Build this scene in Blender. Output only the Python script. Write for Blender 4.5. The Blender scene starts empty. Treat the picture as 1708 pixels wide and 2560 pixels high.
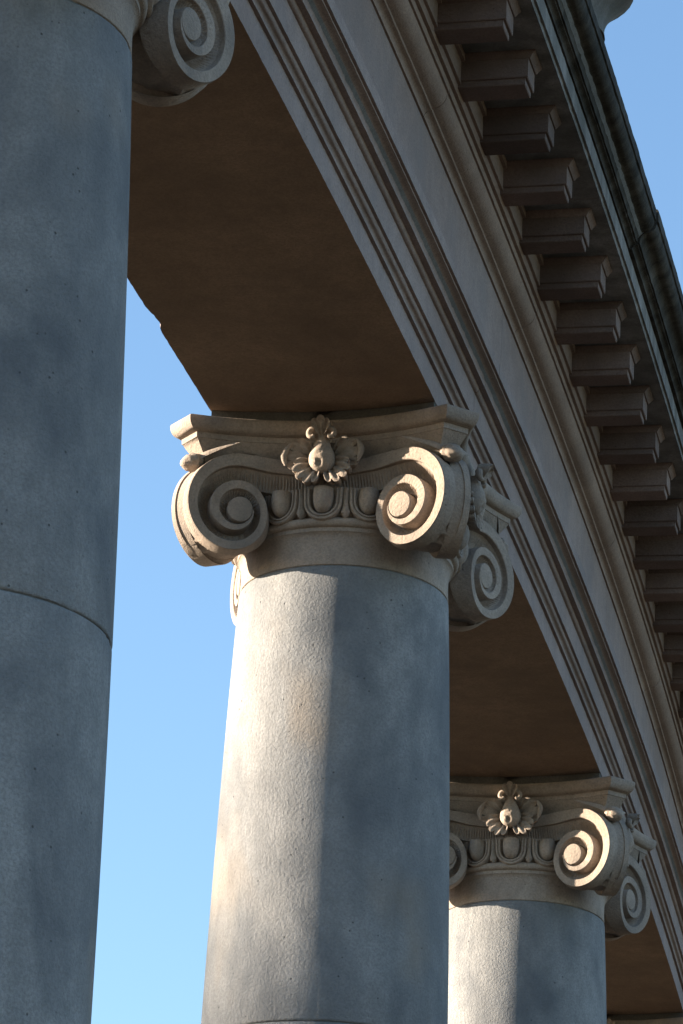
import bpy, math, random
from math import sin, cos, pi, radians, exp, sqrt, atan2
from mathutils import Vector, Matrix, noise

random.seed(11)
scene = bpy.context.scene
COL = scene.collection

# ------------------------------------------------------------------ camera
ZN = 6.90                      # height of the joint between shaft and necking
YAW, PITCH, ROLL = -0.220454, 0.364573, 0.046149
fw = Vector((sin(YAW)*cos(PITCH), cos(YAW)*cos(PITCH), sin(PITCH)))
rt = Vector((cos(YAW), -sin(YAW), 0.0))
up = rt.cross(fw)
rt2 = rt*cos(ROLL) + up*sin(ROLL)
up2 = up*cos(ROLL) - rt*sin(ROLL)
cam_data = bpy.data.cameras.new("camera")
cam = bpy.data.objects.new("camera", cam_data)
COL.objects.link(cam)
M = Matrix((rt2, up2, -fw)).transposed().to_4x4()
M.translation = Vector((3.22513, -14.50376, ZN - 5.3067))
cam.matrix_world = M
cam_data.sensor_fit = 'VERTICAL'
cam_data.sensor_height = 24.0
cam_data.lens = 24.0*10343.88/2560.0
cam_data.clip_start = 0.1
cam_data.clip_end = 5000.0
scene.camera = cam
scene.cycles.max_bounces = 5
scene.cycles.diffuse_bounces = 3

# ------------------------------------------------------------------ sky and sun
SUN_AZ = -172.3                # direction to the sun, degrees from +X
SUN_EL = 12.0
sd = Vector((cos(radians(SUN_AZ))*cos(radians(SUN_EL)), sin(radians(SUN_AZ))*cos(radians(SUN_EL)), sin(radians(SUN_EL))))
world = bpy.data.worlds.new("World")
scene.world = world
world.use_nodes = True
wn = world.node_tree
sky = wn.nodes.new('ShaderNodeTexSky')
sky.sky_type = 'NISHITA'
sky.sun_disc = False
sky.sun_elevation = radians(SUN_EL)
sky.sun_rotation = atan2(sd.x, sd.y)
sky.air_density = 1.0
sky.dust_density = 0.3
sky.ozone_density = 2.6
bg = wn.nodes['Background']
wn.links.new(sky.outputs[0], bg.inputs[0])
bg.inputs[1].default_value = 0.072
sun_data = bpy.data.lights.new("sun", 'SUN')
sun_data.energy = 4.8
sun_data.angle = radians(0.53)
sun_data.color = (1.0, 0.855, 0.675)
sun = bpy.data.objects.new("sun", sun_data)
COL.objects.link(sun)
sun.rotation_euler = (-sd).to_track_quat('-Z', 'Y').to_euler()
vs = scene.view_settings
vs.view_transform = 'Standard'
vs.look = 'None'
vs.exposure = 2.3
vs.gamma = 1.0
vs.use_curve_mapping = False

# ------------------------------------------------------------------ layout of the colonnade
R = 153.3135                   # plan radius of the row of columns
AL = 0.0299173                 # angle between neighbouring columns
W2 = 0.43143                   # half width of the beam
ZS = ZN + 0.5898               # soffit height
R0 = 0.40                      # upper shaft radius
HD = 1.75                      # drum height


def arc(off, th, z):
    r = R + off
    return (-R + r*cos(th), r*sin(th), z)


# ------------------------------------------------------------------ materials
def stone(name, c_dark, c_light, stain, stain_amt=0.5, bump=0.35, grain=90.0, pits=0.5, streak=0.0, streak_col=(0.02, 0.02, 0.018), warm=None, blotch=2.2, rough=0.93, vary=0.0):
    m = bpy.data.materials.new(name)
    m.use_nodes = True
    nt = m.node_tree
    N, L = nt.nodes, nt.links
    b = N['Principled BSDF']
    b.inputs['Roughness'].default_value = rough
    b.inputs['Specular IOR Level'].default_value = 0.15
    geo = N.new('ShaderNodeNewGeometry')
    pos = geo.outputs['Position']

    def noise_n(scale, detail=5.0, rgh=0.55, vec=pos, dist=0.0):
        n = N.new('ShaderNodeTexNoise')
        n.inputs['Scale'].default_value = scale
        n.inputs['Detail'].default_value = detail
        n.inputs['Roughness'].default_value = rgh
        n.inputs['Distortion'].default_value = dist
        L.new(vec, n.inputs['Vector'])
        return n.outputs['Fac']

    def ramp(src, a, b_, ca=(0, 0, 0, 1), cb=(1, 1, 1, 1)):
        r = N.new('ShaderNodeValToRGB')
        r.color_ramp.elements[0].position = a
        r.color_ramp.elements[1].position = b_
        r.color_ramp.elements[0].color = ca
        r.color_ramp.elements[1].color = cb
        L.new(src, r.inputs[0])
        return r.outputs[0]

    def mix(fac, a, b_, mode='MIX'):
        x = N.new('ShaderNodeMix')
        x.data_type = 'RGBA'
        x.blend_type = mode
        for sock, val in ((x.inputs[0], fac), (x.inputs[6], a), (x.inputs[7], b_)):
            if isinstance(val, (int, float)):
                sock.default_value = val
            elif isinstance(val, tuple):
                sock.default_value = val if len(val) == 4 else (*val, 1)
            else:
                L.new(val, sock)
        return x.outputs[2]

    def mul(src, k):
        x = N.new('ShaderNodeMath')
        x.operation = 'MULTIPLY'
        L.new(src, x.inputs[0])
        x.inputs[1].default_value = k
        return x.outputs[0]

    base = mix(ramp(noise_n(1.3, 3, 0.6), 0.34, 0.66), c_dark, c_light)
    # fine mineral grain
    base = mix(mul(ramp(noise_n(105.0, 3, 0.75), 0.40, 0.64), 0.42), base, tuple(0.5*x for x in c_dark))
    base = mix(mul(ramp(noise_n(13.0, 3, 0.65), 0.42, 0.68), 0.30), base, tuple(0.6*x for x in c_dark))
    # weather stains, drawn out downwards
    mp = N.new('ShaderNodeMapping')
    mp.inputs['Scale'].default_value = (1.0, 1.0, 0.6)
    L.new(pos, mp.inputs['Vector'])
    base = mix(mul(ramp(noise_n(blotch, 3, 0.62, mp.outputs[0], 0.4), 0.44, 0.70), stain_amt), base, stain)
    if warm:
        base = mix(mul(ramp(noise_n(1.7, 3, 0.5, mp.outputs[0]), 0.60, 0.78), 0.6), base, warm)
    if streak > 0:
        mp2 = N.new('ShaderNodeMapping')
        mp2.inputs['Scale'].default_value = (9.0, 9.0, 0.9)
        L.new(pos, mp2.inputs['Vector'])
        base = mix(mul(ramp(noise_n(1.0, 3, 0.6, mp2.outputs[0]), 0.36, 0.62), streak), base, streak_col)
    # small dark pits
    v = N.new('ShaderNodeTexVoronoi')
    v.inputs['Scale'].default_value = 26.0
    L.new(pos, v.inputs['Vector'])
    pit = ramp(v.outputs['Distance'], 0.055, 0.12, (1, 1, 1, 1), (0, 0, 0, 1))
    gate = ramp(noise_n(9.0, 0), 0.50, 0.58)
    pm = N.new('ShaderNodeMath')
    pm.operation = 'MULTIPLY'
    L.new(pit, pm.inputs[0])
    L.new(gate, pm.inputs[1])
    base = mix(mul(pm.outputs[0], pits), base, tuple(0.3*x for x in c_dark))
    if vary:
        oi = N.new('ShaderNodeObjectInfo')
        mr = N.new('ShaderNodeMapRange')
        mr.inputs['To Min'].default_value = 1-vary
        mr.inputs['To Max'].default_value = 1+vary*0.6
        L.new(oi.outputs['Random'], mr.inputs['Value'])
        cb = N.new('ShaderNodeCombineColor')
        for q in range(3):
            L.new(mr.outputs[0], cb.inputs[q])
        base = mix(1.0, base, cb.outputs[0], 'MULTIPLY')
    L.new(base, b.inputs['Base Color'])
    # relief
    bp = N.new('ShaderNodeBump')
    bp.inputs['Strength'].default_value = bump
    bp.inputs['Distance'].default_value = 0.006
    add = N.new('ShaderNodeMath')
    add.operation = 'ADD'
    L.new(mul(noise_n(grain*0.8, 4, 0.72), 1.0), add.inputs[0])
    L.new(mul(noise_n(grain*0.22, 1, 0.5), 0.12), add.inputs[1])
    sub = N.new('ShaderNodeMath')
    sub.operation = 'SUBTRACT'
    L.new(add.outputs[0], sub.inputs[0])
    L.new(mul(pm.outputs[0], 0.5), sub.inputs[1])
    L.new(sub.outputs[0], bp.inputs['Height'])
    L.new(bp.outputs[0], b.inputs['Normal'])
    return m


M_SHAFT = stone("column sandstone", (0.225, 0.226, 0.228), (0.325, 0.322, 0.318), (0.095, 0.104, 0.118), 0.66, 1.0, 115.0, 0.8, streak=0.22, streak_col=(0.095, 0.10, 0.108), blotch=3.2, warm=(0.33, 0.25, 0.17))
M_CAP = stone("carved sandstone", (0.315, 0.255, 0.21), (0.42, 0.345, 0.285), (0.135, 0.12, 0.11), 0.55, 0.8, 120.0, 0.55, blotch=5.0)
M_BEAM = stone("architrave sandstone", (0.265, 0.205, 0.182), (0.335, 0.265, 0.238), (0.19, 0.165, 0.16), 0.6, 0.5, 100.0, 0.45)
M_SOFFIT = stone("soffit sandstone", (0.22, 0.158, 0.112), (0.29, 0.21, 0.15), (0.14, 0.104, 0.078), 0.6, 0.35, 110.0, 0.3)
M_BED = stone("bed moulding sandstone", (0.29, 0.215, 0.175), (0.355, 0.27, 0.22), (0.19, 0.145, 0.12), 0.5, 0.7, 95.0, 0.5)
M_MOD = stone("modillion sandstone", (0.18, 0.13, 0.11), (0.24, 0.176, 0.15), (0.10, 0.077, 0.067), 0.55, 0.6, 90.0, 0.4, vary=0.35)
M_CORONA = stone("weathered corona stone", (0.20, 0.19, 0.18), (0.31, 0.295, 0.28), (0.08, 0.08, 0.07), 0.55, 0.5, 100.0, 0.4, streak=0.55, streak_col=(0.06, 0.06, 0.05))
M_CYMA = stone("blackened gutter stone", (0.055, 0.050, 0.042), (0.11, 0.10, 0.085), (0.025, 0.024, 0.02), 0.7, 0.7, 90.0, 0.4, streak=0.85, streak_col=(0.018, 0.017, 0.014))
M_PAD = stone("shade-dark stained bedding stone", (0.10, 0.095, 0.085), (0.16, 0.15, 0.135), (0.07, 0.066, 0.06), 0.5, 0.6, 100.0, 0.4)
M_MORTAR = stone("blue grey mortar", (0.15, 0.16, 0.165), (0.23, 0.24, 0.245), (0.10, 0.105, 0.11), 0.4, 0.4, 140.0, 0.2)
M_GROUND = stone("dry gravel ground", (0.07, 0.054, 0.036), (0.11, 0.082, 0.052), (0.05, 0.042, 0.024), 0.5, 0.6, 20.0, 0.3)


# ------------------------------------------------------------------ helpers
class MB:
    def __init__(self):
        self.v = []
        self.f = []

    def grid(self, fn, nu, nv, wrap_u=False, wrap_v=False, flip=False):
        o = len(self.v)
        for i in range(nu):
            for j in range(nv):
                self.v.append(tuple(fn(i, j)))
        for i in range(nu if wrap_u else nu-1):
            for j in range(nv if wrap_v else nv-1):
                a = o + i*nv + j
                b = o + i*nv + (j+1) % nv
                c = o + ((i+1) % nu)*nv + (j+1) % nv
                d = o + ((i+1) % nu)*nv + j
                self.f.append((d, c, b, a) if flip else (a, b, c, d))
        return o

    def ngon(self, pts, flip=False):
        o = len(self.v)
        self.v += [tuple(p) for p in pts]
        idx = list(range(o, o+len(pts)))
        self.f.append(tuple(reversed(idx)) if flip else tuple(idx))

    def lathe(self, prof, n=64, cap_bottom=True, cap_top=True, wob=None):
        def fn(i, j):
            a = 2*pi*j/n
            r, z = prof[i]
            if wob:
                r += wob(a, z, i)
            return (r*cos(a), r*sin(a), z)
        self.grid(fn, len(prof), n, wrap_v=True)
        if cap_bottom:
            self.ngon([fn(0, j) for j in range(n)], True)
        if cap_top:
            self.ngon([fn(len(prof)-1, j) for j in range(n)])

    def box(self, c, s, fr=None):
        pts = []
        for dx, dy, dz in ((-1, -1, -1), (1, -1, -1), (1, 1, -1), (-1, 1, -1), (-1, -1, 1), (1, -1, 1), (1, 1, 1), (-1, 1, 1)):
            p = (c[0]+dx*s[0]/2, c[1]+dy*s[1]/2, c[2]+dz*s[2]/2)
            pts.append(fr(*p) if fr else p)
        o = len(self.v)
        self.v += pts
        for q in ((0, 3, 2, 1), (4, 5, 6, 7), (0, 1, 5, 4), (1, 2, 6, 5), (2, 3, 7, 6), (3, 0, 4, 7)):
            self.f.append(tuple(o+i for i in q))

    def mesh(self, name, mat, sharp=32, fixn=True):
        me = bpy.data.meshes.new(name)
        me.from_pydata(self.v, [], self.f)
        if fixn:
            import bmesh
            bm = bmesh.new()
            bm.from_mesh(me)
            bmesh.ops.remove_doubles(bm, verts=bm.verts, dist=1e-5)
            bmesh.ops.recalc_face_normals(bm, faces=bm.faces)
            bm.to_mesh(me)
            bm.free()
        for p in me.polygons:
            p.use_smooth = True
        me.set_sharp_from_angle(angle=radians(sharp))
        if mat:
            me.materials.append(mat)
        return me


def obj(name, me, parent=None, mw=None):
    o = bpy.data.objects.new(name, me)
    COL.objects.link(o)
    if parent:
        o.parent = parent
    if mw is not None:
        o.matrix_local = mw
    return o


def tag(o, label, cat, group=None):
    o['label'] = label
    o['category'] = cat
    if group:
        o['group'] = group
    return o


def lerp(a, b, t):
    return a + (b-a)*t


def table(tab, t):
    if t <= 0:
        return tab[0]
    if t >= len(tab)-1:
        return tab[-1]
    i = int(t)
    f = t-i
    p0 = tab[max(i-1, 0)]
    p1, p2 = tab[i], tab[i+1]
    p3 = tab[min(i+2, len(tab)-1)]
    return 0.5*((2*p1) + (-p0+p2)*f + (2*p0-5*p1+4*p2-p3)*f*f + (-p0+3*p1-3*p2+p3)*f**3)


# ------------------------------------------------------------------ ground
mb = MB()
mb.box((0, 0, -0.5), (3000, 3000, 1.0))
g = obj('ground', mb.mesh('ground', M_GROUND))
g['kind'] = 'structure'

# ------------------------------------------------------------------ shaft, base
def r_shaft(z):
    s = min(-z/HD, 1.6)
    return R0 + (0.45386-R0)*s - 0.02388*s*(s-1)


BASE_TOP = -6.30


def drum_mesh(z1, z0, seed):
    mb = MB()
    prof = []
    n = 10
    b = 0.006
    prof.append((r_shaft(z0)-b, z0))
    prof.append((r_shaft(z0)-b*0.3, z0+b*0.5))
    prof.append((r_shaft(z0), z0+b*1.6))
    for i in range(1, n):
        z = lerp(z0, z1, i/n)
        prof.append((r_shaft(z), z))
    prof.append((r_shaft(z1), z1-b*1.6))
    prof.append((r_shaft(z1)-b*0.3, z1-b*0.5))
    prof.append((r_shaft(z1)-b, z1))
    np_ = len(prof)

    def wob(a, z, i):
        k = noise.noise(Vector((3*cos(a), 3*sin(a), z*1.2+seed)))*0.0012
        if i < 3 or i > np_-4:
            e = noise.noise(Vector((22*cos(a), 22*sin(a), seed+i*0.2)))
            k -= max(0.0, e-0.15)*0.012
        return k
    mb.lathe(prof, 160, wob=wob)
    return mb.mesh('shaft_drum', M_SHAFT, 40)


def mortar_mesh(z, r):
    mb = MB()
    mb.lathe([(r-0.008, z-0.004), (r-0.008, z+0.004)], 96)
    return mb.mesh('mortar_joint', M_MORTAR)


GAP = 0.0035
drums = []
mort = [mortar_mesh(0.0, R0)]
zt = 0.0
k = 0
while zt > BASE_TOP+0.01:
    zb = max(zt-HD, BASE_TOP)
    drums.append(drum_mesh(zt-GAP/2, zb+GAP/2, 7.3*k))
    if zb > BASE_TOP+0.01:
        mort.append(mortar_mesh(zb, r_shaft(zb)))
    zt = zb
    k += 1
mb = MB()
rb = r_shaft(BASE_TOP)
pr = [(rb+0.15, -6.74)]
for i in range(9):
    a = -pi/2 + pi*i/8
    pr.append((rb+0.12+0.055*cos(a), -6.68+0.055*sin(a)))
pr += [(rb+0.10, -6.62), (rb+0.10, -6.60)]
for i in range(7):
    a = pi/2*i/6
    pr.append((rb+0.10-0.05*sin(a), -6.60+0.09*(1-cos(a))))
pr += [(rb+0.06, -6.51)]
for i in range(9):
    a = -pi/2 + pi*i/8
    pr.append((rb+0.06+0.04*cos(a), -6.465+0.04*sin(a)))
pr += [(rb+0.03, -6.42), (rb+0.03, -6.40), (rb+0.012, -6.36), (rb, BASE_TOP)]
mb.lathe(pr, 96)
ME_BASE = mb.mesh('base_moulding', M_SHAFT)
mb = MB()
s = rb+0.18
mb.box((0, 0, -6.82), (2*s, 2*s, 0.16))
ME_PLINTH = mb.mesh('plinth', M_SHAFT)

# ------------------------------------------------------------------ capital
# local axes of a column: x outwards, y along the row, z up (0 at neck joint); front face looks to -y
FA, FB = 0.416, 0.625


def face_v(u):
    return FA + FB*u*u


def on_face(u, z, h):
    """point at abscissa u, height z, standing h proud of the concave front face"""
    sl = 2*FB*u
    n = sqrt(1+sl*sl)
    return Vector((u - h*sl/n*1.0, -(face_v(u)) - h/n, z))


# body: necking, astragal, echinus bell
mb = MB()
prof = [(R0-0.009, 0.002), (R0-0.003, 0.005), (R0-0.002, 0.010), (R0-0.004, 0.05), (R0-0.004, 0.09), (R0-0.001, 0.112), (R0+0.004, 0.124), (R0+0.011, 0.130),
        (R0+0.013, 0.131), (R0+0.013, 0.146)]
for i in range(11):
    a = -pi/2 + pi*i/10
    prof.append((R0+0.014+0.019*cos(a), 0.165+0.018*sin(a)))
prof += [(R0+0.004, 0.186)]
for i in range(9):
    a = pi/2*i/8
    prof.append((R0+0.004+0.022*sin(a), 0.188+0.10*(1-cos(a))))
prof += [(R0+0.026, 0.300), (R0+0.0, 0.302), (R0-0.01, 0.46)]


def wobn(a, z, i):
    if i < 2:
        return -max(0.0, noise.noise(Vector((25*cos(a), 25*sin(a), 3.0)))-0.15)*0.012
    return noise.noise(Vector((4*cos(a), 4*sin(a), z*9)))*0.001


mb.lathe(prof, 160, wob=wobn)
ME_BODY = mb.mesh('capital', M_CAP, 40)

# abacus
AP, AQ, AC = 0.490, 0.593, 0.478


def abacus_outline(d, nseg=18):
    """concave square with cut corners; d = inset"""
    p, q, c = AP-d*0.42, AQ-d, AC-d
    pts = []
    for kk in range(4):
        ca, sa = cos(kk*pi/2), sin(kk*pi/2)
        for i in range(nseg+1):
            u = -p + 2*p*i/nseg
            v = -(c + (q-c)*(u/p)**2)
            pts.append((u*ca - v*sa, u*sa + v*ca))
    return pts


mb = MB()
lev = [(0.115, 0.335), (0.105, 0.39), (0.088, 0.42), (0.070, 0.445), (0.056, 0.462), (0.048, 0.474), (0.044, 0.4755), (0.044, 0.478), (0.043, 0.494), (0.042, 0.4965), (0.034, 0.4975)]
for i in range(9):
    a = pi/2*i/8
    lev.append((0.034*(1-sin(a)) + 0.000, 0.4985 + 0.042*(1-cos(a))))
lev += [(0.0, 0.545), (0.002, 0.5505), (0.007, 0.5535)]
outl = [(abacus_outline(d), z) for d, z in lev]
nn = len(outl[0][0])


def abf(i, j):
    x, y = outl[i][0][j]
    e = noise.noise(Vector((x*30, y*30, outl[i][1]*30)))*0.0012
    return (x*(1+e), y*(1+e), outl[i][1])


mb.grid(abf, len(outl), nn, wrap_v=True)
mb.ngon([abf(0, j) for j in range(nn)], True)
mb.ngon([abf(len(outl)-1, j) for j in range(nn)])
ME_ABACUS = mb.mesh('abacus', M_CAP, 35)

# bedding pad between abacus and beam; its dark colour holds shade and black stain
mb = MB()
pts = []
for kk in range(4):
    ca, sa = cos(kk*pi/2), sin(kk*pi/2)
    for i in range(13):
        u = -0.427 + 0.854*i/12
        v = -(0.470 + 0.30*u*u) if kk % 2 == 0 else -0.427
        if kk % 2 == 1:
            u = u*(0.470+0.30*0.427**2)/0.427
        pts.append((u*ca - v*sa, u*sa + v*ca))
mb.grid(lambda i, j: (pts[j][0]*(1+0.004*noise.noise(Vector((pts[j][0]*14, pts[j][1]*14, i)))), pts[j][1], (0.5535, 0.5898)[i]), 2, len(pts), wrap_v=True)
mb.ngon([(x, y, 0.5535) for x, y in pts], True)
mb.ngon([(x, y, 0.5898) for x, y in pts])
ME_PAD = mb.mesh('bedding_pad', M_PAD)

# volute ------------------------------------------------------------
VU, VZ = 0.318, 0.203
CF = 0.90
RT = [0.226, 0.190, 0.162, 0.121, 0.114, 0.106, 0.088, 0.064, 0.050, 0.040, 0.046, 0.060, 0.060]


def spiral_r(th):
    return table(RT, th/(pi/2))


TH_END = 6.95*pi/2


def v_point(x, z, h):
    """x measured outwards along the face from the spiral centre"""
    return on_face(VU + x*CF, VZ + z, h)


ACROSS = [(0.0, -0.006), (0.02, 0.0), (0.43, 0.0), (0.455, -0.002), (0.465, -0.017), (0.53, -0.022), (0.62, -0.028), (0.74, -0.036), (0.87, -0.043), (1.0, -0.045)]


def across(j, th):
    # the flat rim takes up more of the coil further in
    s, h = ACROSS[j]
    k = 0.46 + 0.08*min(1.0, max(0.0, th/(pi/2)-1.5)/1.5)
    return (s*k/0.46 if s <= 0.46 else k + (s-0.46)*(1-k)/0.54), h


def base_h(th):
    # the coil works its way forward as it winds in
    t = max(0.0, th/(2*pi) - 0.55)
    return 0.006 + 0.012*min(t, 1.0)


def hatch(th, s):
    # chisel marks in the channel
    if 0.48 < s < 1.0:
        return 0.0032*sin(th*max(spiral_r(th), 0.09)*500.0)*sin(pi*(s-0.48)/0.52)
    return 0.0


def volute_face(mb, mapf):
    """one spiral face with its arm; mapf maps a point of the front face to the wanted face"""
    NT = 520
    ths = [TH_END*i/(NT-1) for i in range(NT)]

    def fn(i, j):
        th = ths[i]
        s, h = across(j, th)
        ro = spiral_r(th)
        ri = spiral_r(th+2*pi)
        ri = min(ri, ro-0.0005)
        w = ro-ri
        sc = min(1.0, w/0.07)
        r = lerp(ro, ri, s)
        hh = base_h(th) + h*(sc*(1.0+0.35*max(0.0, 1-th/(2*pi))) if w > 0.02 else w/0.07) + hatch(th, s)*sc
        return mapf(v_point(r*sin(th), r*cos(th), hh))
    mb.grid(fn, NT, len(ACROSS))
    # wall between the coils: drop from each rim to the channel outside it

    def wall(i, j):
        th = ths[i]
        ro = spiral_r(th)
        if j == 0:
            return fn(i, 0)
        dep = -0.070
        return mapf(v_point(ro*sin(th), ro*cos(th), base_h(th)+dep))
    mb.grid(wall, NT, 2)
    # eye

    def eye(i, j):
        a = 2*pi*j/28
        r = 0.0505*(1, 1.0, 0.95, 0.6, 0.02)[i]
        h = (-0.06, 0.0145, 0.0178, 0.0195, 0.020)[i]
        return mapf(v_point(r*sin(a)-0.0105, r*cos(a)-0.004, h))
    mb.grid(eye, 5, 28, wrap_v=True)
    # arm: from the top of the spiral to the middle of the face
    NA = 150

    def arm(i, j):
        t = i/(NA-1)
        s, h = ACROSS[j]
        x = -t*(VU/CF)
        top = 0.226 - 0.012*t - 0.022*t*t*(3-2*t)
        low0 = spiral_r(2*pi)
        # lower edge meets the egg band
        tt = min(1.0, t/0.42)
        low = lerp(low0, 0.090, tt*tt*(3-2*tt))
        z = lerp(top, low, s)
        hh = 0.006 + h*(1.35 - 0.65*t)
        if 0.48 < s < 1.0:
            hh += 0.0032*sin(t*VU/CF*500.0)*sin(pi*(s-0.48)/0.52)
        return mapf(v_point(x, z, hh))
    mb.grid(arm, NA, len(ACROSS))

    def armtop(i, j):
        t = i/(NA-1)
        x = -t*(VU/CF)
        top = 0.226 - 0.012*t - 0.022*t*t*(3-2*t)
        return mapf(v_point(x, top, (0.0, -0.07)[j]))
    mb.grid(armtop, NA, 2)

    def armlow(i, j):
        p = Vector(arm(i, len(ACROSS)-1))
        return p if j == 0 else mapf(v_point(-i/(NA-1)*(VU/CF), 0.085, -0.09))
    mb.grid(armlow, NA, 2)


def mirror_diag(p):
    # front face (x,-y side) <-> right face across the diagonal of the front right corner
    return Vector((-p.y, -p.x, p.z))


mb = MB()
volute_face(mb, lambda p: p)
volute_face(mb, mirror_diag)
# band joining the two faces round the corner
ACB = [0.0, 0.03, 0.20, 0.235, 0.25, 0.37, 0.5, 0.63, 0.75, 0.765, 0.80, 0.97, 1.0]
NTB = 110
T0, T1 = -0.25, 1.62*pi


def band(i, j):
    th = lerp(T0, T1, i/(NTB-1))
    if th >= 0:
        ro = spiral_r(th)
        a = v_point(ro*sin(th), ro*cos(th), base_h(th)-0.004)
    else:
        a = v_point(0.226*th, 0.226, 0.002)
    b = mirror_diag(a)
    q = ACB[j]
    p = a.lerp(b, q)
    ch = (b-a).length
    inward = Vector((-1, 1, 0)).normalized()
    # waist of the bolster
    waist = max(0.0, ch-0.13)*0.42*sin(pi*q)
    p = p + inward*waist
    # recess
    if 0.22 < q < 0.78:
        ring = exp(-((th-0.80*pi)/0.19)**2)
        d = 0.022
        if abs(th-0.80*pi) < 0.16*pi:
            d = 0.003 + 0.019*max(0.0, 1-ring*1.6)
            rr = sqrt(((q-0.5)/0.16)**2 + ((th-0.80*pi)/0.17)**2)
            if rr < 1:
                d += 0.016*(1-rr*rr)
        edge = min(1.0, (q-0.22)/0.03, (0.78-q)/0.03)
        dd = d*max(0.0, edge)
        # chisel hatch
        if abs(th-0.80*pi) > 0.16*pi:
            dd += 0.0018*sin(th*150)
        c = Vector((VU, -face_v(VU), VZ))
        c = c.lerp(mirror_diag(c), q)
        p = p + (c-p).normalized()*dd
    return p


mb.grid(band, NTB, len(ACB))
ME_VOLUTE = mb.mesh('volute', M_CAP, 38)

# bud that sits on the volute's shoulder under the abacus corner
mb = MB()


def bud(i, j):
    t = i/13
    a = 2*pi*j/30
    rr = 0.042*max(0.0, sin(pi*min(1, t**0.85)))**0.6
    rr *= 1+0.05*cos(9*a)*sin(pi*t) + 0.07*cos(t*26)
    return (-0.045+0.10*t, rr*cos(a)*1.05, rr*sin(a)*0.82)


mb.grid(bud, 14, 30, wrap_v=True)
# leaf tail running back along the two shoulders

for sgn in (-1, 1):
    def tail(i, j, sgn=sgn):
        t = i/13
        a = pi*j/8
        wd = 0.020*(1-t)**0.8+0.002
        return (-0.02-0.10*t + wd*0.2*cos(a), sgn*(0.02+0.135*t**0.9) + wd*cos(a)*0.8, 0.002+0.026*t**0.6 + wd*sin(a))
    mb.grid(tail, 14, 9)
ME_BUD = mb.mesh('corner_bud', M_CAP, 50)

# egg and dart ------------------------------------------------------
RE = 0.430


def ring_pt(ang, x, z, h):
    a = ang + x/RE
    r = RE + h
    return (r*sin(a), -r*cos(a), z)


def egg_mesh():
    mb = MB()

    def fn(i, j):
        # i from top to bottom, j across
        t = i/12
        s = -1+2*j/12
        z = 0.291 - 0.100*t
        tt = max(0.0, (t-0.28)/0.72)
        w = 0.0395*sqrt(max(0.0, 1-tt**2.4))*(0.955+0.045*min(1.0, t/0.28))
        h = 0.054*sqrt(max(0.0, 1-(s*0.985)**2))*sqrt(max(0.0, 1-tt**2.6))*(0.9+0.1*min(1.0, t/0.3)) - 0.006
        return ring_pt(0, s*w, z, h)
    mb.grid(fn, 13, 13)
    mb.ngon([fn(0, j) for j in range(13)])
    return mb.mesh('egg', M_CAP, 50)


def husk_mesh():
    mb = MB()
    path = []
    for i in range(9):
        path.append((-0.0605+0.002*i/8, 0.293-0.052*i/8, -1.0, 0.0))
    for i in range(1, 24):
        a = pi + pi*i/24
        path.append((0.0585*cos(a), 0.241+0.063*sin(a), cos(a), sin(a)))
    for i in range(9):
        path.append((0.0585+0.002*i/8, 0.241+0.052*i/8, 1.0, 0.0))
    cs = [(-0.0125, -0.010), (-0.0115, 0.010), (-0.008, 0.016), (-0.003, 0.017), (-0.001, 0.011), (0.002, 0.011), (0.005, 0.018), (0.010, 0.017), (0.0135, 0.011), (0.0145, -0.010)]

    def fn(i, j):
        x, z, nx, nz = path[i]
        o, h = cs[j]
        return ring_pt(0, x+nx*o, min(0.292, z+nz*o), h)
    mb.grid(fn, len(path), len(cs))
    mb.ngon([fn(0, j) for j in range(len(cs))])
    mb.ngon([fn(len(path)-1, j) for j in range(len(cs))])
    return mb.mesh('egg_husk', M_CAP, 45)


def dart_mesh():
    mb = MB()
    rows = [(0.292, 0.017), (0.265, 0.0135), (0.235, 0.012), (0.215, 0.016), (0.200, 0.022), (0.188, 0.014), (0.174, 0.001)]
    xs = [(-1, -0.012), (-0.75, 0.008), (0.0, 0.020), (0.75, 0.008), (1, -0.012)]

    def fn(i, j):
        z, w = rows[i]
        return ring_pt(0, xs[j][0]*w, z, xs[j][1]*(1 if i < 6 else 0.3))
    mb.grid(fn, len(rows), 5)
    mb.ngon([fn(0, j) for j in range(5)])
    return mb.mesh('dart', M_CAP, 35)


ME_EGG, ME_HUSK, ME_DART = egg_mesh(), husk_mesh(), dart_mesh()

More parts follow.
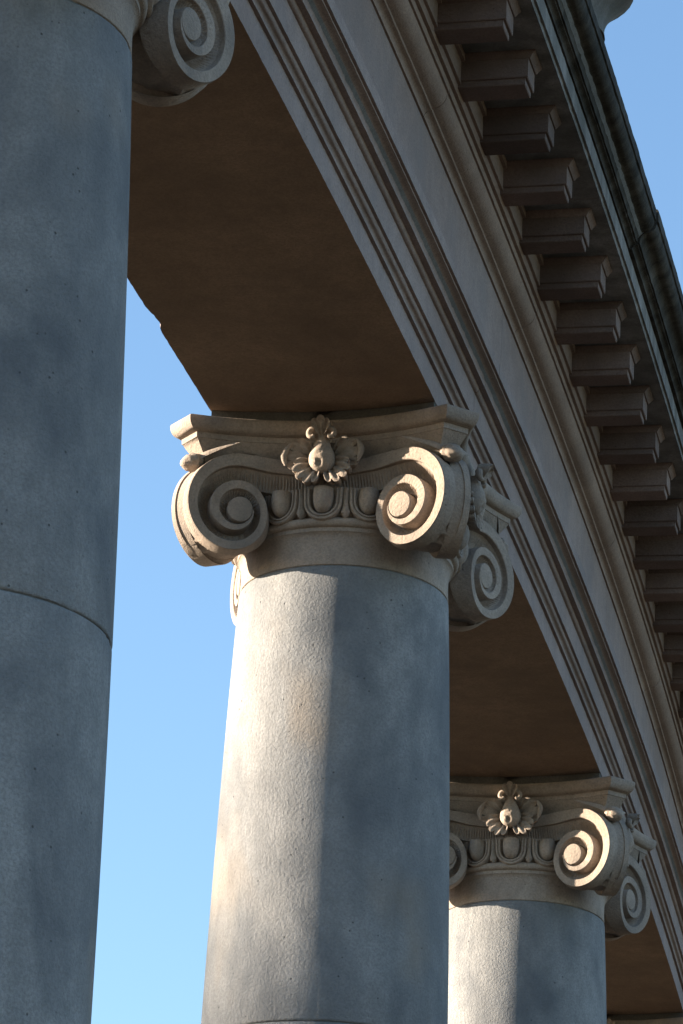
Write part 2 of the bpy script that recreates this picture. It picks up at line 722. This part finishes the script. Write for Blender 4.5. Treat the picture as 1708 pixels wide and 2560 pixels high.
# flower in the middle of each face ----------------------------------
def leaf_mesh(L, A, lobes, rise, curl, ridges, seed, flare=0.0, tip=0.0):
    mb = MB()
    NA, NR = 41, 14

    def fn(i, j):
        s = -1+2*i/(NA-1)
        a = s*A
        t = j/(NR-1)
        sc = 0.84+0.16*abs(cos(lobes*pi*0.5*s))**0.5
        env = (1-0.24*abs(s)**2.2)
        rho = L*sc*env*t
        rdg = cos(ridges*pi*s)
        h = rise*sin(pi*0.62*t) + 0.006*rdg*sin(pi*min(1, t*1.05))**0.8 + 0.003*noise.noise(Vector((s*3, t*3, seed)))
        if t > 0.68:
            q = (t-0.68)/0.32
            h += curl*q*q
            rho -= L*0.10*q*q*(1 if curl > 0 else 0)
        h += flare*abs(s)*t
        wx = 1.0
        return (rho*sin(a)*wx, rho*cos(a), h)
    mb.grid(fn, NA, NR)
    # skirt back to the ground of the carving

    edge = [(i, NR-1) for i in range(NA)]

    def sk(i, j):
        x, y, h = fn(*edge[i])
        if j == 0:
            return (x, y, h)
        if j == 1:
            return (x*0.99, y*0.99, h-0.010)
        return (x*0.86, y*0.86, -0.012)
    mb.grid(sk, NA, 3)

    for side in (0, NA-1):
        mb.grid(lambda i, j, side=side: (fn(side, i)[0], fn(side, i)[1], fn(side, i)[2] if j == 0 else -0.012), NR, 2)
    if tip:
        def roll(i, j):
            q = i/12
            a = 2*pi*j/10
            w = tip*(0.35+0.65*sin(pi*q))
            bx = (q-0.5)*L*0.62
            by = L*(0.93-0.30*abs(q-0.42)**1.6)
            return (bx, by + w*cos(a), rise*0.9 + 0.012 + w*0.9*sin(a))
        mb.grid(roll, 13, 10, wrap_v=True)
        mb.ngon([roll(0, j) for j in range(10)])
        mb.ngon([roll(12, j) for j in range(10)])
    return mb.mesh('flower_leaf', M_CAP, 55, fixn=True)


ME_LEAF_SIDE = leaf_mesh(0.146, 0.92, 5, 0.040, 0.006, 3.0, 1.0, tip=0.013)
ME_LEAF_LOW = leaf_mesh(0.132, 0.80, 5, 0.044, 0.004, 4.0, 2.0)
ME_LEAF_TOP = leaf_mesh(0.095, 0.66, 3, 0.024, 0.014, 2.0, 3.0)


def bulb_mesh():
    mb = MB()
    NI, NJ = 26, 32

    def fn(i, j):
        t = i/(NI-1)
        a = 2*pi*j/NJ
        z = lerp(0.333, 0.490, t)
        # pear outline
        if t < 0.34:
            r = 0.050*sqrt(max(0.0, 1-((0.34-t)/0.34)**2))
        else:
            q = (t-0.34)/0.66
            r = lerp(0.050, 0.018, q*q*(3-2*q))
        x = r*cos(a)
        y = -r*sin(a)*1.05
        front = max(0.0, sin(a))
        # pit and twisted groove
        d2 = (x+0.004)**2/0.010**2 + (z-0.366)**2/0.013**2
        dip = 0.020*exp(-d2)*front
        gz = z - (0.402 + 0.95*x)
        dip += 0.006*exp(-(gz/0.006)**2)*front*(1 if z > 0.36 else 0)
        return (x, -0.482 + y + dip - 0.012*t, z)
    mb.grid(fn, NI, NJ, wrap_v=True)
    mb.ngon([fn(NI-1, j) for j in range(NJ)])
    # two scrolled sepals at the top
    for sx in (-1, 1):
        def curl(i, j, sx=sx):
            t = i/17
            a = 2*pi*j/12
            ph = -0.6 + 4.6*t
            rad = 0.019*(1-0.55*t)
            cx = 0.034 + rad*sin(ph)
            cz = 0.492 + rad*cos(ph)*1.15 - 0.012
            w = 0.013*(1-0.35*t)*(1 if 0 < i < 17 else 0.4)
            return (sx*(cx + w*cos(a)*sin(ph)), -0.512 - 0.010*t + w*sin(a)*1.25, cz + w*cos(a)*cos(ph))
        mb.grid(curl, 18, 12, wrap_v=True)
    return mb.mesh('flower_bud', M_CAP, 55)


ME_BULB = bulb_mesh()


def leaf_matrix(u, z, ang, v, tilt=0.0):
    # leaf local: x across, y along, z out of the face
    ex = Vector((cos(ang), 0, -sin(ang)))
    ey = Vector((sin(ang), 0, cos(ang)))
    ez = Vector((0, -1, 0))
    m = Matrix((ex, ey, ez)).transposed().to_4x4()
    m = m @ Matrix.Rotation(tilt, 4, 'X')
    m.translation = Vector((u, -v, z))
    return m


def build_capital(col):
    cap = obj('capital', ME_BODY, col)
    obj('abacus', ME_ABACUS, cap)
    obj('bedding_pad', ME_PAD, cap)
    for kk in range(4):
        rot = Matrix.Rotation(kk*pi/2, 4, 'Z')
        obj('volute', ME_VOLUTE, cap, rot)
        mbud = Matrix.Translation(Vector((0, 0, 0)))
        m = rot @ Matrix.Rotation(-pi/4, 4, 'Z') @ Matrix.Translation(Vector((0.700, 0, 0.392))) @ Matrix.Rotation(radians(16), 4, 'Y')
        obj('corner_bud', ME_BUD, cap, m)
        for e in (-1, 0, 1):
            r2 = Matrix.Rotation(kk*pi/2 + e*0.395, 4, 'Z')
            obj('egg', ME_EGG, cap, r2)
            obj('egg_husk', ME_HUSK, cap, r2)
        for e in (-1, 1):
            obj('dart', ME_DART, cap, Matrix.Rotation(kk*pi/2 + e*0.1975, 4, 'Z'))
        for (me, u, z, ang, v, tilt) in (
                (ME_LEAF_SIDE, -0.016, 0.402, radians(-84), 0.432, 0.08), (ME_LEAF_SIDE, 0.016, 0.402, radians(84), 0.432, 0.08),
                (ME_LEAF_LOW, -0.012, 0.388, radians(-130), 0.446, 0.14), (ME_LEAF_LOW, 0.012, 0.388, radians(130), 0.446, 0.14),
                (ME_LEAF_TOP, 0.0, 0.470, 0.0, 0.500, 0.30)):
            obj('flower_leaf', me, cap, rot @ leaf_matrix(u, z+random.uniform(-.003, .003), ang+random.uniform(-.06, .06), v, tilt+random.uniform(-.05, .05)))
        obj('flower_bud', ME_BULB, cap, rot)
    return cap


# ------------------------------------------------------------------ columns
LABELS = {
    -1: 'nearest stone column at the left edge, shaded grey, its smooth shaft filling the frame height',
    0: 'middle stone column with sunlit left flank and fully visible scrolled flower capital',
    1: 'farther stone column at lower right, partly hidden behind the middle column',
    2: 'farthest stone column, only its capital top showing at the bottom right corner',
}
for i in (-1, 0, 1, 2):
    col = bpy.data.objects.new('stone_column', None)
    COL.objects.link(col)
    th = i*AL
    col.location = arc(0, th, ZN)
    col.rotation_euler = (0, 0, th)
    tag(col, LABELS[i], 'column', 'columns of the curved colonnade')
    for j, me in enumerate(drums):
        o = obj('shaft_drum', me, col)
        o.rotation_euler = (0, 0, 1.7*i+0.9*j)
    for me in mort:
        obj('mortar_joint', me, col)
    obj('base_moulding', ME_BASE, col)
    obj('plinth', ME_PLINTH, col)
    build_capital(col)

# ------------------------------------------------------------------ entablature
ent = bpy.data.objects.new('entablature', None)
COL.objects.link(ent)
ent.location = (0, 0, 0)
tag(ent, 'long curved stone beam with stepped mouldings, bracketed cornice and blackened gutter edge', 'entablature')


def quarter(p0, p1, kind, n=6):
    """cavetto ('c') or ovolo ('o') from p0 to p1"""
    out = []
    for i in range(1, n+1):
        a = pi/2*i/n
        if kind == 'o':      # starts facing down, ends facing outward
            out.append((p0[0]+(p1[0]-p0[0])*sin(a), p0[1]+(p1[1]-p0[1])*(1-cos(a))))
        else:                # starts facing outward, ends facing down
            out.append((p0[0]+(p1[0]-p0[0])*(1-cos(a)), p0[1]+(p1[1]-p0[1])*sin(a)))
    return out


PROF_ARCH = [(0, 0), (0, 0.106), (0.013, 0.106), (0.013, 0.112)]
PROF_ARCH += quarter((0.013, 0.112), (0.024, 0.126), 'c', 5) + quarter((0.024, 0.126), (0.035, 0.139), 'o', 5) + [(0.035, 0.143)]
PROF_ARCH += [(0.047, 0.143), (0.047, 0.251)]
PROF_ARCH += quarter((0.049, 0.251), (0.064, 0.264), 'o', 5) + [(0.0655, 0.269)]
PROF_ARCH += [(0.088, 0.269), (0.088, 0.275)] + quarter((0.088, 0.275), (0.128, 0.308), 'c', 7) + [(0.131, 0.309), (0.131, 0.317)]
PROF_ARCH += [(0.142, 0.317), (0.142, 0.368)]
PROF_FRZ = [(0.02, 0.372), (0.02, 0.910)]
PROF_BED = [(0.029, 0.910), (0.029, 0.916)] + quarter((0.029, 0.916), (0.053, 0.936), 'c', 6) + [(0.0555, 0.937), (0.0583, 0.943)]
PROF_BED += quarter((0.0583, 0.945), (0.1123, 1.001), 'o', 9) + [(0.1123, 1.003), (0.121, 1.003), (0.121, 1.035)]
PROF_BAND = [(0.134, 1.037), (0.134, 1.078), (0.146, 1.078), (0.146, 1.168), (0.160, 1.168), (0.160, 1.197)]
PROF_COR = [(0.455, 1.199), (0.470, 1.199), (0.474, 1.197), (0.478, 1.214), (0.487, 1.214), (0.487, 1.296)]
PROF_CYM = [(0.496, 1.298)] + quarter((0.496, 1.298), (0.515, 1.318), 'c', 5) + [(0.519, 1.319), (0.519, 1.325), (0.527, 1.325)]
PROF_CYM += quarter((0.527, 1.329), (0.562, 1.372), 'c', 7) + quarter((0.562, 1.372), (0.597, 1.415), 'o', 7) + [(0.597, 1.419), (0.604, 1.421), (0.604, 1.470), (0.598, 1.476)]


def sector(name, prof, y0, y1, mat, zb=None, zt=None, rough=0.0, step=0.03, both=True, edge_idx=(), back=None, mat2=None, shift=0.0):
    """solid swept along the curve between arc lengths y0 and y1; prof is the outer profile relative to the beam face and soffit"""
    n = max(2, int((y1-y0)/step))
    sec = [(W2+o+shift, z) for o, z in prof]
    if both:
        full = sec + [(-o, z) for o, z in reversed(sec)]
    else:
        full = sec + [(W2+back, sec[-1][1]), (W2+back, sec[0][1])]
    m = len(full)
    mbx = MB()
    npf = len(sec)

    def fn(i, j):
        y = lerp(y0, y1, i/n)
        o, z = full[j]
        if rough:
            q = Vector((y*18.0, j*3.1, shift*100))
            e = noise.noise(q)*0.6 + noise.noise(q*3.1)*0.4
            k = rough
            jj = j if j < npf else m-1-j
            if jj in edge_idx:
                e2 = noise.noise(Vector((y*9.0, 40+jj, 0)))*0.5+noise.noise(Vector((y*45.0, 50+j, 0)))*0.5
                k2 = 0.006*max(0.0, e2-0.05)
                o -= k2 if j < npf else -k2
                z += k2
            o += k*e
            z += k*0.6*noise.noise(q+Vector((0, 0, 9)))
        if name == 'architrave_block' and j in (m-1, 0) and -1.50 < y < -1.29 and j == m-1:
            kq = (y+1.50)/0.21*min(1.0, (-1.29-y)/0.05)
            o += 0.016*kq
            z += 0.008*kq
        return arc(o, y/R, ZS+z)
    mbx.grid(fn, n+1, m, wrap_v=True)
    mbx.ngon([fn(0, j) for j in range(m)])
    mbx.ngon([fn(n, j) for j in range(m)], True)
    me = mbx.mesh(name, mat, 30)
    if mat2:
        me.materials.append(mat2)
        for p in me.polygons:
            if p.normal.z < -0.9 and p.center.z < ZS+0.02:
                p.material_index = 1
    return obj(name, me, ent)


Y0, Y1 = -9.0, 19.0
SP = AL*R
g2 = 0.0025
# architrave blocks, jointed over the columns
ks = [-1.93, -1, 0, 1, 2, 3, 4]
for a, b in zip(ks[:-1], ks[1:]):
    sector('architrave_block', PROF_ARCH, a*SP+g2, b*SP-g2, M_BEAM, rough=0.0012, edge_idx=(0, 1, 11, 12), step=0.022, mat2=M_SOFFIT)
# frieze
fr = [Y0, -5.9, -2.6, 0.7, 4.0, 7.2, 10.4, 14.0, Y1]
for a, b in zip(fr[:-1], fr[1:]):
    sector('frieze_block', PROF_FRZ, a+g2*0.4, b-g2*0.4, M_BEAM, rough=0.001, step=0.08)
bj = [Y0, -6.9, -5.0, -3.05, -1.06, 0.957, 3.55, 5.6, 7.6, 9.6, 11.6, 13.6, 16.0, Y1]
for a, b in zip(bj[:-1], bj[1:]):
    sector('bed_moulding_block', PROF_BED, a+g2, b-g2, M_BED, rough=0.0012, edge_idx=(0, 1), step=0.03)
sector('modillion_band', PROF_BAND, Y0, Y1, M_BED, rough=0.0008, step=0.06)
cj = [Y0, -4.6, -1.9, 0.3, 2.4, 4.9, 7.4, 9.9, 13.0, Y1]
for a, b in zip(cj[:-1], cj[1:]):
    sector('corona_block', PROF_COR, a+g2, b-g2, M_CORONA, rough=0.0014, edge_idx=(1, 2, 3), step=0.03)
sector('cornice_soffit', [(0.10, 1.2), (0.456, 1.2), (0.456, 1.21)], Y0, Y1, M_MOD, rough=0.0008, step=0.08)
gj = [Y0, -5.4, -2.2, 1.0, 4.1, 7.3, 10.5, 14.0, Y1]
for q, (a, b) in enumerate(zip(gj[:-1], gj[1:])):
    sector('gutter_block', PROF_CYM, a+0.004, b-0.004, M_CYMA, rough=0.0022, edge_idx=(7, 8, 22, 23, 24), step=0.03, shift=(0.0, 0.002, -0.001, 0.008, 0.003, 0.0, 0.004, 0.0)[q])
# mortar core just behind the faces, seen only in the joints
mc = [(-0.06, 0.03), (-0.06, 0.11), (0.030, 0.150), (0.038, 0.26), (0.078, 0.277), (0.130, 0.325), (0.130, 0.362), (0.012, 0.375), (0.012, 0.912), (0.022, 0.922), (0.048, 0.945), (0.075, 0.955), (0.102, 0.99), (0.112, 1.012), (0.112, 1.04), (0.112, 1.215), (0.475, 1.222), (0.475, 1.29), (0.50, 1.325), (0.52, 1.34), (0.575, 1.40), (0.59, 1.43), (0.59, 1.465)]
sector('mortar_core', mc, Y0+0.01, Y1-0.01, M_MORTAR, step=0.2)

# modillions
MD = AL/10
TH0 = -0.00860039                # far bottom corner of the reference modillion
MW = 0.118


def box_bevel(mb, x0, x1, y0, y1, z0, z1, b=0.003, seed=0):
    pts = []
    # chamfered lower edges
    rings = [(b, z0), (0, z0+b), (0, z1)]
    o = len(mb.v)
    for ins, z in rings:
        for x, y in ((x0, y0+ins), (x1-ins, y0+ins), (x1-ins, y1-ins), (x0, y1-ins)):
            e = 0.0015*noise.noise(Vector((x*9+seed, y*9, z*9)))
            mb.v.append((x+e, y+e, z))
    for k in range(2):
        for i in range(4):
            j = (i+1) % 4
            mb.f.append((o+k*4+i, o+k*4+j, o+k*4+4+j, o+k*4+4+i))
    mb.f.append((o+3, o+2, o+1, o))
    mb.f.append((o+8, o+9, o+10, o+11))


mods = []
for q in range(3):
    mb = MB()
    # local x outward from beam face, y along, origin at the far bottom edge
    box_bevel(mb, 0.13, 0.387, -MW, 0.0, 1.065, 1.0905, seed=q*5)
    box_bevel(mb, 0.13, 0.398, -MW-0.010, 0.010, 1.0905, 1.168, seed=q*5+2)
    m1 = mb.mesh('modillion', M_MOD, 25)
    mb = MB()
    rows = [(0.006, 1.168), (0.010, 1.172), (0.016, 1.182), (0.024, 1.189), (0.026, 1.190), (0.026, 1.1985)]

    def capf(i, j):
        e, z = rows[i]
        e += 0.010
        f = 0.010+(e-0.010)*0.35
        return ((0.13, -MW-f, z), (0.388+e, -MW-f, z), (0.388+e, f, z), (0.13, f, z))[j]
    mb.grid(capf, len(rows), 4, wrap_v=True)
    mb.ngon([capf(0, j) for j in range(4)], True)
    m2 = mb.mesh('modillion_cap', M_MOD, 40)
    mods.append((m1, m2))
n0 = int((Y0+0.4)/(MD*R)) + 2
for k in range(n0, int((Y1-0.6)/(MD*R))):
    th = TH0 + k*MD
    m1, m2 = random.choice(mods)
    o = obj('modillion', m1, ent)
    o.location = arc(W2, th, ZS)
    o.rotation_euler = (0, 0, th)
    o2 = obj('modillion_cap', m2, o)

# ------------------------------------------------------------------ ornament on the cornice
mb = MB()
prof = [(0.21, 0.0), (0.206, 0.03), (0.211, 0.06), (0.222, 0.088), (0.236, 0.112), (0.260, 0.140), (0.29, 0.168), (0.318, 0.19), (0.322, 0.215), (0.312, 0.225), (0.35, 0.30), (0.37, 0.40), (0.36, 0.48), (0.31, 0.54), (0.34, 0.57), (0.34, 0.60), (0.20, 0.66), (0.10, 0.74), (0.05, 0.82), (0.0, 0.86)]
mb.lathe(prof[:-1], 40)
urn = obj('roof_urn', mb.mesh('roof_urn', M_CORONA, 40))
urn.location = arc(W2+0.40, -0.55/R, ZS+1.476)
tag(urn, 'weathered stone ornament flaring upward on top of the cornice at upper right', 'urn')

# ------------------------------------------------------------------ tree on the sunny side, out to the left
def make_tree(base, height, crown_r, crown_z0, n, seed):
    rnd = random.Random(seed)
    t = bpy.data.objects.new('shade_tree', None)
    COL.objects.link(t)
    t.location = base
    mt = bpy.data.materials.new('bark')
    mt.use_nodes = True
    mt.node_tree.nodes['Principled BSDF'].inputs['Base Color'].default_value = (0.07, 0.05, 0.035, 1)
    mt.node_tree.nodes['Principled BSDF'].inputs['Roughness'].default_value = 0.9
    ml = bpy.data.materials.new('foliage')
    ml.use_nodes = True
    ml.node_tree.nodes['Principled BSDF'].inputs['Base Color'].default_value = (0.06, 0.085, 0.03, 1)
    ml.node_tree.nodes['Principled BSDF'].inputs['Roughness'].default_value = 0.7
    mb = MB()
    limbs = [((0, 0, 0), (0.2, 0.1, height*0.8), 0.34, 0.08)]
    for q in range(14):
        z0 = rnd.uniform(crown_z0*0.8, height*0.72)
        a = rnd.uniform(0, 2*pi)
        l = crown_r*rnd.uniform(0.5, 0.9)
        limbs.append(((0, 0, z0), (l*cos(a), l*sin(a), z0+l*rnd.uniform(0.3, 0.7)), 0.13, 0.03))
    for p0, p1, r0, r1 in limbs:
        p0, p1 = Vector(p0), Vector(p1)
        d = (p1-p0).normalized()
        e1 = d.orthogonal().normalized()
        e2 = d.cross(e1)
        mb.grid(lambda i, j: p0.lerp(p1, i/5) + (e1*cos(2*pi*j/9) + e2*sin(2*pi*j/9))*lerp(r0, r1, i/5) + Vector((0.1*sin(i*1.7), 0.1*cos(i*2.1)-0.1, 0)), 6, 9, wrap_v=True)
    obj('trunk', mb.mesh('trunk', mt), t)
    mb = MB()
    clumps = []
    while len(clumps) < 90:
        x, y, z = (rnd.uniform(-1, 1) for _ in range(3))
        if x*x+y*y+z*z < 1:
            clumps.append((x*crown_r, y*crown_r, (crown_z0+height)/2 + z*(height-crown_z0)/2, rnd.uniform(0.5, 1.1)))
    for q in range(n):
        cx, cy, cz, cr = rnd.choice(clumps)
        p = Vector((rnd.gauss(cx, cr*0.5), rnd.gauss(cy, cr*0.5), rnd.gauss(cz, cr*0.4)))
        s = rnd.uniform(0.10, 0.20)
        a = Vector((rnd.gauss(0, 1), rnd.gauss(0, 1), rnd.gauss(0, 1))).normalized()*s
        b = a.orthogonal().normalized()*s*0.6
        mb.ngon([p-a, p+b*0.8-a*0.1, p+a, p-b*0.8-a*0.1])
    cr_ = obj('crown', mb.mesh('crown', ml, fixn=False), t)
    cr_['kind'] = 'stuff'
    return t


D = 62.0
tp = Vector((sd.x, sd.y, 0)).normalized()*D
zc = ZN - 1.0 + D*math.tan(radians(SUN_EL))
tr = make_tree((tp.x, tp.y, 0.0), zc+1.0, 4.2, 9.0, 46000, 5)
tag(tr, 'leafy tree standing out to the left whose soft shade falls on the shafts', 'tree')
